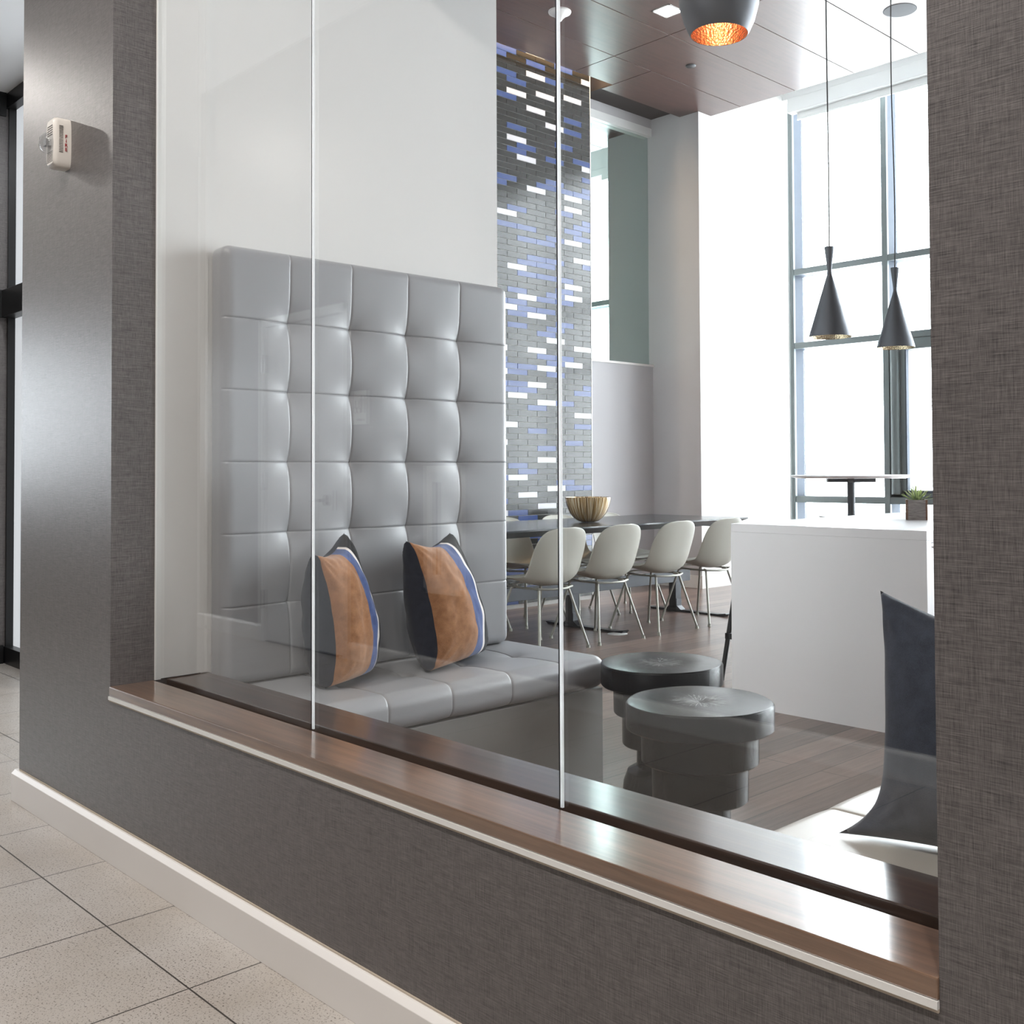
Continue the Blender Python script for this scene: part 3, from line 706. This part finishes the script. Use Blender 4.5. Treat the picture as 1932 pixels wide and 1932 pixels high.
# --- dining table
dt = thing('dining_table', 'long black dining table with the amber bowl on it', 'table', (-5.43, 5.45, 0))
tp = MB(); hx, y0_, y1_ = 0.50, -1.65, 1.42
tp.add([(-hx, y0_, .745), (hx, y0_, .745), (hx, y1_, .745), (-hx, y1_, .745), (-hx, y0_, .735), (hx, y0_, .735), (hx, y1_, .735), (-hx, y1_, .735),
        (-hx+.03, y0_+.1, .698), (hx-.03, y0_+.1, .698), (hx-.03, y1_-.16, .698), (-hx+.03, y1_-.16, .698)],
       [(0, 1, 2, 3), (0, 4, 5, 1), (1, 5, 6, 2), (2, 6, 7, 3), (3, 7, 4, 0), (4, 8, 9, 5), (5, 9, 10, 6), (6, 10, 11, 7), (7, 11, 8, 4), (11, 10, 9, 8)])
tp.obj('tabletop', M_tabtop, dt)
for yy in (-0.04, 1.12, -1.2):
    l = MB(); l.box(-0.035, yy-0.035, 0.03, 0.035, yy+0.035, 0.690)
    l.obj('post', M_dark, dt, bevel=0.003)
    fbm = MB(); X = 0.14
    fbm.prism([(-0.36+X, 0), (0.36+X, 0), (0.385+X, 0.02), (0.375+X, 0.024), (0.30+X, 0.014), (X-0.06, 0.016), (X-0.10, 0.045), (X-0.10, 0.10), (X-0.175, 0.10), (X-0.175, 0.045), (X-0.21, 0.016), (-0.30, 0.014), (-0.385+X, 0.016)], 1, yy-0.03, yy+0.03)
    fbm.obj('foot_bar', M_dark, dt)
    MB().box(-0.40, yy-0.03, 0.685, 0.40, yy+0.03, 0.698).obj('bracket', M_dark, dt)
MB().box(0.036, -1.3, 0.235, 0.052, 1.25, 0.325).obj('stretcher', M_dark, dt, bevel=0.002)
bw = thing('glass_bowl', 'amber streaked glass bowl standing on the black dining table', 'bowl', (-5.37, 5.52, 0.746))
pr = [(0.001, 0.0), (0.05, 0.001), (0.075, 0.008), (0.105, 0.030), (0.135, 0.068), (0.155, 0.115), (0.166, 0.165), (0.168, 0.180),
      (0.164, 0.180), (0.160, 0.165), (0.149, 0.117), (0.129, 0.072), (0.099, 0.036), (0.070, 0.015), (0.001, 0.009)]
MB().lathe(pr, 64).obj('bowl_body', M_bowl, bw)

# --- shell chairs (origin at floor centre; seat faces +x)
def chair():
    t = thing('dining_chair', 'x', 'chair', (0, 0, 0), 0, 'shell chairs at the black dining table')
    # profile (x, z): front lip -> seat -> back top;  half width and edge lift along it
    P = [(0.225, 0.425, 0.150, 0.0), (0.215, 0.440, 0.185, 0.0), (0.17, 0.447, 0.212, 0.008), (0.10, 0.440, 0.226, 0.020), (0.02, 0.420, 0.232, 0.038), (-0.06, 0.404, 0.234, 0.060),
         (-0.125, 0.402, 0.233, 0.075), (-0.172, 0.428, 0.230, 0.075), (-0.200, 0.488, 0.227, 0.066), (-0.215, 0.560, 0.225, 0.055), (-0.232, 0.625, 0.221, 0.045),
         (-0.248, 0.685, 0.208, 0.036), (-0.258, 0.722, 0.186, 0.028), (-0.265, 0.748, 0.150, 0.020), (-0.269, 0.762, 0.100, 0.010), (-0.270, 0.768, 0.040, 0.004)]
    NT = 18; vs = []; fs = []
    for i, (x, z, hw, lift) in enumerate(P):
        a = P[max(i-1, 0)]; b = P[min(i+1, len(P)-1)]; tx, tz = b[0]-a[0], b[1]-a[1]; L = math.hypot(tx, tz); nx, nz = -tz/L*-1, tx/L*-1
        # inner normal (towards the sitter): up on the seat, forward on the back
        for j in range(NT+1):
            s_ = -1+2*j/NT; k = abs(s_)**2.6
            vs.append((x+nx*lift*k, s_*hw, z+nz*lift*k))
    for i in range(len(P)-1):
        for j in range(NT):
            q = (i*(NT+1)+j, i*(NT+1)+j+1, (i+1)*(NT+1)+j+1, (i+1)*(NT+1)+j); fs.append(q)
    mb = MB().add(vs, fs, 0, True); o = mb.obj('seat_shell', M_shell, t)
    sd = o.modifiers.new('thickness', 'SOLIDIFY'); sd.thickness = 0.009; sd.offset = 0
    su = o.modifiers.new('smooth', 'SUBSURF'); su.levels = 1; su.render_levels = 2
    fr = MB(); zt = 0.390
    ring = [(0.14, -0.13, zt+0.006), (0.155, 0, zt+0.012), (0.14, 0.13, zt+0.006), (0.0, 0.150, zt), (-0.15, 0.145, zt), (-0.19, 0.06, zt-0.004), (-0.19, -0.06, zt-0.004), (-0.15, -0.145, zt), (0.0, -0.15, zt), (0.14, -0.13, zt+0.006)]
    fr.tube(ring, 0.007, 8); fr.obj('seat_frame', M_leg, t)
    for sx, sy in ((1, 1), (1, -1), (-1, 1), (-1, -1)):
        l = MB(); bx, by = (0.12 if sx > 0 else -0.13), 0.125
        fx, fy = (0.22 if sx > 0 else -0.225), 0.212
        a = Vector((bx, by*sy, zt)); b = Vector((fx, fy*sy, 0.012)); d = (b-a)
        l.tube([a+Vector((-0.03*sx, -0.02*sy, 0.0)), a+Vector((-0.008*sx, -0.006*sy, -0.001)), a+d*0.035, a+d*0.08, a+d*0.98], 0.0082, 10)
        l.cyl(b+Vector((0, 0, -0.012)), b+Vector((0, 0, 0.006)), 0.013, 0.011, 12)
        l.obj('leg', M_leg, t)
    return t
ch = chair(); GC = 'shell chairs at the black dining table'
ch.location = (-4.925, 6.28, 0); ch.rotation_euler = (0, 0, math.pi); ch['label'] = 'putty shell chair on the near table side, half hidden by the white island'
dup(ch, (-4.925, 5.715, 0), math.pi+0.02, 'putty shell chair, third from the left on the near table side', GC)
dup(ch, (-4.925, 5.14, 0), math.pi, 'putty shell chair in front of the amber bowl, second on the near side', GC)
dup(ch, (-4.925, 4.615, 0), math.pi, 'putty shell chair beside the tufted panel, behind the right glass joint', GC)
dup(ch, (-5.80, 4.74, 0), 0.0, 'shell chair on the far side of the table beside the tufted panel', GC)
dup(ch, (-5.80, 5.30, 0), 0.04, 'shell chair on the far side of the table, left of the amber bowl', GC)
dup(ch, (-5.80, 5.86, 0), -0.03, 'shell chair on the far side of the table, behind the amber bowl', GC)
dup(ch, (-5.80, 6.42, 0), 0.0, 'shell chair on the far side of the table, farthest from the tufted panel', GC)

ou = thing('floor_outlet', 'small round metal outlet cover on the wood floor under the table', 'outlet', (-4.95, 5.37, 0))
MB().lathe([(0.001, 0.006), (0.045, 0.006), (0.05, 0.004), (0.066, 0.003), (0.07, 0.0), (0.07, 0.0)], 32).obj('cover_plate', M_alu, ou)

# --- island
isl = thing('kitchen_island', 'white waterfall island counter with planters on it', 'island', (0, 0, 0))
IX0, IX1, IY0, IY1, IZ = -3.070, -2.074, 4.136, 6.75, 0.862
MB().box(IX0, IY0, IZ-0.04, IX1, IY1, IZ).obj('worktop', M_solid, isl, bevel=0.002)
MB().box(IX0, IY0, 0, IX1, IY0+0.04, IZ-0.04).obj('end_panel', M_solid, isl, bevel=0.0)
b = MB(); b.box(IX0+0.25, IY0+0.04, 0.10, IX1-0.03, IY1, IZ-0.041); b.obj('cabinet_body', M_cab, isl)
MB().box(IX0+0.30, IY0+0.04, 0, IX1-0.09, IY1-0.02, 0.10).obj('toe_kick', M_dark, isl)
for k in range(4):
    ya = IY0+0.06+k*0.66
    d = MB().box(IX1-0.03, ya, 0.12, IX1-0.010, ya+0.64, IZ-0.055).obj('cabinet_door', M_cab, isl, bevel=0.002)
    MB().box(IX1-0.010, ya+0.02, IZ-0.075, IX1+0.004, ya+0.62, IZ-0.067).obj('pull', M_chrome, d)

# --- planters
def planter(name, loc, rz, wood_m, side_m, label):
    t = thing(name, label, 'plant', loc, rz)
    s = 0.052; h = 0.100
    b = MB(); b.box(-s+0.010, -s, 0, s-0.010, -s+0.012, h); b.box(-s+0.010, s-0.012, 0, s-0.010, s, h); b.box(-s+0.012, -s+0.012, 0.004, s-0.012, s-0.012, 0.012)
    b.obj('box_front', wood_m, t, bevel=0.001)
    b = MB(); b.box(-s, -s-0.001, 0, -s+0.010, s, h+0.001); b.box(s-0.010, -s-0.001, 0, s, s, h+0.001); b.obj('box_side', side_m, t, bevel=0.001)
    MB().box(-s+0.011, -s+0.012, 0.07, s-0.011, s-0.012, 0.088).obj('soil', M_groove, t)
    return t
def leafmat(name, a, b):
    M = mat(name, rough=0.45); tc = nd(M, 'ShaderNodeTexCoord'); sp = nd(M, 'ShaderNodeSeparateXYZ'); ln(M, tc.outputs['Object'], sp.inputs[0])
    n = noi(M, ocoords(M), 60, 2); s = math_(M, 'ADD', math_(M, 'MULTIPLY', sp.outputs[2], 3.5), math_(M, 'MULTIPLY', n, 0.4))
    ln(M, ramp(M, s, [(0.45, a), (0.85, b)]), bs(M).inputs['Base Color']); return M
M_leaf = leafmat('spiky_leaf', s2l(86, 118, 62), s2l(196, 208, 130))
M_rleaf = mat('red_leaf', s2l(140, 30, 62), 0.5); M_yleaf = mat('yellow_leaf', s2l(206, 208, 120), 0.5)
def weath(name, a, b):
    M = mat(name, rough=0.8); n = noi(M, ocoords(M, (9, 9, 60)), 2.2, 6, 0.7)
    ln(M, ramp(M, n, [(0.3, a), (0.7, b)]), bs(M).inputs['Base Color']); bump(M, n, 0.6, 0.003); return M
M_weath = weath('weathered_grey_wood', s2l(84, 76, 72), s2l(150, 142, 138))
M_weathw = weath('whitewashed_wood', s2l(150, 158, 172), s2l(240, 242, 246))
M_brnw = weath('brown_end_wood', s2l(76, 54, 40), s2l(122, 90, 66))
def leaf(mb, base, az, el, L, w0, curl):
    n = 7; vs = []; fs = []
    d = Vector((math.cos(az), math.sin(az), 0)); sd = Vector((-math.sin(az), math.cos(az), 0)); p = Vector(base); e = el
    for i in range(n):
        f = i/(n-1); ww = w0*(1-f)**0.75*(0.65+0.7*f if f < 0.5 else 1.0)+0.0002
        nn = -d*math.sin(e)+Vector((0, 0, 1))*math.cos(e)
        vs += [p-sd*ww+nn*ww*0.5, p-nn*ww*0.25, p+sd*ww+nn*ww*0.5]
        p = p+(d*math.cos(e)+Vector((0, 0, 1))*math.sin(e))*L/(n-1); e -= curl/(n-1)
    for i in range(n-1):
        for k in range(2): fs.append((i*3+k, i*3+k+1, (i+1)*3+k+1, (i+1)*3+k))
    mb.add(vs, fs, 0, True)
p1 = planter('potted_succulent', (-2.575, 5.030, 0.8625), R(29), M_weath, M_brnw, 'spiky green succulent in a weathered grey wood box on the white island')
lf = MB(); rr = random.Random(3)
for i in range(46):
    f = i/46; leaf(lf, (rr.uniform(-.008, .008), rr.uniform(-.008, .008), 0.085), i*2.4, R(18+65*f+rr.uniform(-6, 6)), 0.085+rr.uniform(-.015, .015), 0.0055, R(-8+rr.uniform(-12, 22)))
o = lf.obj('leaves', M_leaf, p1); sd = o.modifiers.new('thickness', 'SOLIDIFY'); sd.thickness = 0.0014
p2 = planter('potted_succulent', (-2.425, 5.165, 0.8625), R(20), M_weathw, M_weathw, 'red and yellow succulents in a whitewashed wood box behind the grey planter')
lf = MB()
for i in range(22): leaf(lf, (-0.028, -0.01, 0.085), i*2.4, R(25+50*i/22), 0.036, 0.007, R(-30))
o = lf.obj('red_rosette', M_rleaf, p2); sd = o.modifiers.new('thickness', 'SOLIDIFY'); sd.thickness = 0.002
lf = MB()
for i in range(16): leaf(lf, (0.022, 0.0, 0.085), i*2.4, R(35+50*i/16), 0.055, 0.008, R(-15))
o = lf.obj('yellow_rosette', M_yleaf, p2); sd = o.modifiers.new('thickness', 'SOLIDIFY'); sd.thickness = 0.002

# --- bar stool, tucked under the island
bst = thing('bar_stool', 'black metal bar stool half hidden at the left end of the island', 'stool', (-3.28, 4.73, 0), 0)
m_ = MB(); m_.lathe([(0.001, 0.640), (0.15, 0.640), (0.162, 0.648), (0.162, 0.660), (0.15, 0.668), (0.001, 0.664)], 40); m_.obj('seat', M_blackm, bst)
for sx in (1, -1):
    for sy in (1, -1):
        MB().tube([(0.10*sx, 0.10*sy, 0.64), (0.172*sx, 0.172*sy, 0.0)], 0.013, 8).obj('leg', M_blackm, bst)
r_ = MB(); a_ = 0.146
for p, q in (((-a_, -a_), (a_, -a_)), ((a_, -a_), (a_, a_)), ((a_, a_), (-a_, a_)), ((-a_, a_), (-a_, -a_))):
    mx_ = [(p[0], p[1], 0.24), (q[0], q[1], 0.24)]; r_.box(min(p[0], q[0])-0.012, min(p[1], q[1])-0.012, 0.222, max(p[0], q[0])+0.012, max(p[1], q[1])+0.012, 0.252)
r_.obj('footrest', M_blackm, bst)

# --- bar-height table and low table near the windows
bt = thing('bar_table', 'round white bar-height table on a single post near the windows', 'table', (-4.18, 7.14, 0))
MB().lathe([(0.001, 1.050), (0.40, 1.050), (0.432, 1.058), (0.444, 1.066), (0.444, 1.072), (0.438, 1.075), (0.001, 1.075)], 72).obj('tabletop', M_solid, bt)
b = MB(); b.box(-0.18, -0.18, -0.014, 0.18, 0.18, 0.014, M=Matrix.Translation((0, 0, 1.034)) @ Matrix.Rotation(R(45), 4, 'Z') @ Matrix.Diagonal((1, 0.16, 1, 1)))
b.box(-0.18, -0.18, -0.014, 0.18, 0.18, 0.014, M=Matrix.Translation((0, 0, 1.034)) @ Matrix.Rotation(R(-45), 4, 'Z') @ Matrix.Diagonal((1, 0.16, 1, 1)))
b.obj('top_plate', M_dark, bt)
MB().cyl((0, 0, 0.02), (0, 0, 1.04), 0.028, n=24).obj('post', M_dark, bt)
MB().lathe([(0.001, 0.024), (0.05, 0.024), (0.24, 0.010), (0.26, 0.0), (0.26, 0.0)], 48).obj('base', M_dark, bt)
lt = thing('cafe_table', 'low round dark table mostly hidden behind the island', 'table', (-4.40, 7.75, 0))
MB().lathe([(0.001, 0.700), (0.33, 0.712), (0.375, 0.728), (0.38, 0.738), (0.375, 0.742), (0.001, 0.742)], 64).obj('tabletop', M_tabtop, lt)
MB().cyl((0, 0, 0.02), (0, 0, 0.705), 0.03, n=20).obj('post', M_dark, lt)
MB().lathe([(0.001, 0.024), (0.05, 0.024), (0.24, 0.010), (0.26, 0.0), (0.26, 0.0)], 48).obj('base', M_dark, lt)

# --- pendants
def cone_pendant(loc, label, wob):
    t = thing('pendant_lamp', label, 'pendant lamp', loc, 0, 'hourglass pendants over the island')
    pr = [(0.0965, 0.0), (0.094, 0.012), (0.012, 0.285), (0.009, 0.300), (0.010, 0.312), (0.0215, 0.405), (0.0215, 0.414), (0.003, 0.414)]
    MB().lathe(pr, 48).obj('shade', M_pend, t)
    MB().lathe([(0.0955, 0.0005), (0.0925, 0.010), (0.014, 0.265), (0.001, 0.268)], 48).obj('shade_lining', M_brass, t)
    H = ZC-loc[2]; pts = []
    for i in range(40):
        f = i/39; z = 0.41+(H-0.41)*f; pts.append((wob*0.010*math.sin(f*9)*(1-f), wob*0.010*math.cos(f*7+1)*(1-f)-wob*0.0054*(1-f), z))
    MB().tube(pts, 0.0032, 8).obj('cord', M_cord, t)
    MB().lathe([(0.001, H-0.03), (0.05, H-0.028), (0.055, H-0.001), (0.055, H)], 32).obj('canopy', M_pend, t)
cone_pendant((-2.586, 4.250, 1.722), 'hourglass black pendant, the left one over the island', 0.35)
cone_pendant((-2.680, 5.035, 1.742), 'hourglass black pendant, the right one by the right pillar', 1.0)
bp_ = thing('pendant_lamp', 'big black dome pendant with glowing hammered copper inside, at the top', 'pendant lamp', (-1.877, 2.494, 2.398))
pr = [(0.0835, 0.0), (0.089, 0.008), (0.104, 0.040), (0.116, 0.085), (0.120, 0.125), (0.117, 0.165), (0.106, 0.205), (0.085, 0.240), (0.055, 0.265), (0.030, 0.280), (0.026, 0.300), (0.003, 0.302)]
MB().lathe(pr, 72).obj('shade', M_pend, bp_)
MB().lathe([(0.0825, 0.0005), (0.087, 0.010), (0.101, 0.042), (0.113, 0.087), (0.117, 0.125), (0.113, 0.163), (0.102, 0.200), (0.080, 0.234), (0.050, 0.258), (0.001, 0.264)], 72).obj('shade_lining', M_copper, bp_)
MB().lathe([(0.001, 0.052), (0.014, 0.056), (0.021, 0.072), (0.021, 0.10), (0.013, 0.14), (0.013, 0.25)], 24).obj('bulb', M_bulb, bp_)
MB().tube([(0, 0, 0.30), (0, 0, ZC-2.398)], 0.0035, 8).obj('cord', M_cord, bp_)
MB().lathe([(0.001, 2.104), (0.055, 2.106), (0.06, 2.133), (0.06, 2.134)], 32).obj('canopy', M_pend, bp_)
l = bpy.data.lights.new('pendant_glow', 'POINT'); l.energy = 0.7; l.color = (1, 0.66, 0.36); l.shadow_soft_size = 0.025
o = bpy.data.objects.new('pendant_glow', l); C.objects.link(o); o.location = (-1.877, 2.494, 2.435)

# --- things in the veneer ceiling
t = thing('smoke_detector', 'white cone detector in the dark ceiling by the tiled wall', 'detector', (-5.586, 5.47, ZC))
MB().lathe([(0.001, -0.075), (0.012, -0.072), (0.028, -0.050), (0.060, -0.022), (0.083, -0.012), (0.086, -0.004), (0.086, 0), (0.086, 0)], 40).obj('detector_body', M_base, t)
t = thing('ceiling_speaker', 'round dark grey speaker grille in the bright part of the ceiling', 'speaker', (-3.799, 7.264, ZC))
MB().lathe([(0.001, -0.006), (0.10, -0.006), (0.118, -0.004), (0.122, 0), (0.122, 0)], 48).obj('grille', M_grille, t)
t = thing('sprinkler_cover', 'small dark disc in the middle of the veneer ceiling', 'sprinkler', (-5.571, 7.0, ZC))
MB().lathe([(0.001, -0.010), (0.036, -0.010), (0.042, -0.006), (0.044, 0), (0.044, 0)], 32).obj('cover_disc', M_dark, t)
t = thing('recessed_light', 'square white recessed light beside the big dome pendant', 'light', (-5.015, 6.035, ZC))
f = MB(); s = 0.085
for q in ((-s, -s, s, -s+.012), (-s, s-.012, s, s), (-s, -s, -s+.012, s), (s-.012, -s, s, s)): f.box(q[0], q[1], -0.005, q[2], q[3], 0.0)
f.obj('light_trim', M_base, t); MB().box(-s+.012, -s+.012, -0.003, s-.012, s-.012, -0.001).obj('diffuser', M_lampn, t)

# --- fire alarm on the fabric wall
fa = thing('fire_alarm', 'white FIRE strobe and horn on the grey fabric wall at left', 'fire alarm', (-3.525, Y0, 2.166)); fa.scale = (0.86, 0.86, 0.92)
prof = [(0.0, 1.0), (0.044, 1.0), (0.054, 0.965), (0.061, 0.88)]
nseg = 56; vs = []; fs = []
for d, sc in prof:
    for i in range(nseg):
        a = 2*math.pi*i/nseg; ca, sa = math.cos(a), math.sin(a)
        x = math.copysign(abs(ca)**0.25, ca)*0.041; z = math.copysign(abs(sa)**0.75, sa)*0.086
        vs.append((x*(sc*0.5+0.5 if sc > 0.9 else sc), -d, z*sc))
b = MB()
for j in range(len(prof)-1):
    for i in range(nseg): fs.append((j*nseg+i, j*nseg+(i+1) % nseg, (j+1)*nseg+(i+1) % nseg, (j+1)*nseg+i))
fs.append(tuple((len(prof)-1)*nseg+i for i in range(nseg))); b.add(vs, fs, 0, True)
o = b.obj('alarm_body', M_alarm, fa)
sl = MB()
for i in range(17):
    z = 0.055-i*0.0056; sl.box(0.0400, -0.043, z-0.0010, 0.0418, -0.029, z+0.0010)
for i in range(5):
    z = 0.056-i*0.0078; sl.box(-0.026, -0.0616, z-0.0016, 0.026, -0.0606, z+0.0016)
for i in range(7):
    z = -0.034-i*0.0055; sl.box(-0.028, -0.0616, z-0.0008, 0.028, -0.0606, z+0.0008)
sl.obj('horn_slots', M_alarmd, fa)
MB().lathe([(0.036, 0.0), (0.036, 0.010), (0.032, 0.022), (0.021, 0.033), (0.001, 0.038)], 32, Matrix.Translation((0.0, -0.060, -0.004)) @ Matrix.Rotation(R(90), 4, 'X')).obj('strobe_lens', M_lens, fa)
MB().box(-0.016, -0.080, -0.014, 0.016, -0.060, 0.008).obj('strobe_reflector', M_chrome, fa)
def text(s, size, mtx, M_, parent, name):
    cu_ = bpy.data.curves.new(name, 'FONT'); cu_.body = s; cu_.size = size; cu_.align_x = 'CENTER'; cu_.align_y = 'CENTER'; cu_.extrude = 0.0004; cu_.offset = size*0.02
    ob = bpy.data.objects.new('tmp', cu_); C.objects.link(ob); dg = bpy.context.evaluated_depsgraph_get()
    me = bpy.data.meshes.new_from_object(ob.evaluated_get(dg)); me.transform(mtx); me.materials.clear(); me.materials.append(M_)
    bpy.data.objects.remove(ob); o_ = bpy.data.objects.new(name, me); C.objects.link(o_); o_.parent = parent; return o_
for i, s in enumerate('FIRE'):
    zz = 0.020-i*0.0150
    mt = Matrix.Translation((0.0418, -0.0185, zz)) @ Matrix.Rotation(R(90), 4, 'Z') @ Matrix.Rotation(R(90), 4, 'X')
    text(s, 0.0165, mt, M_red, fa, 'lettering')
# --- end
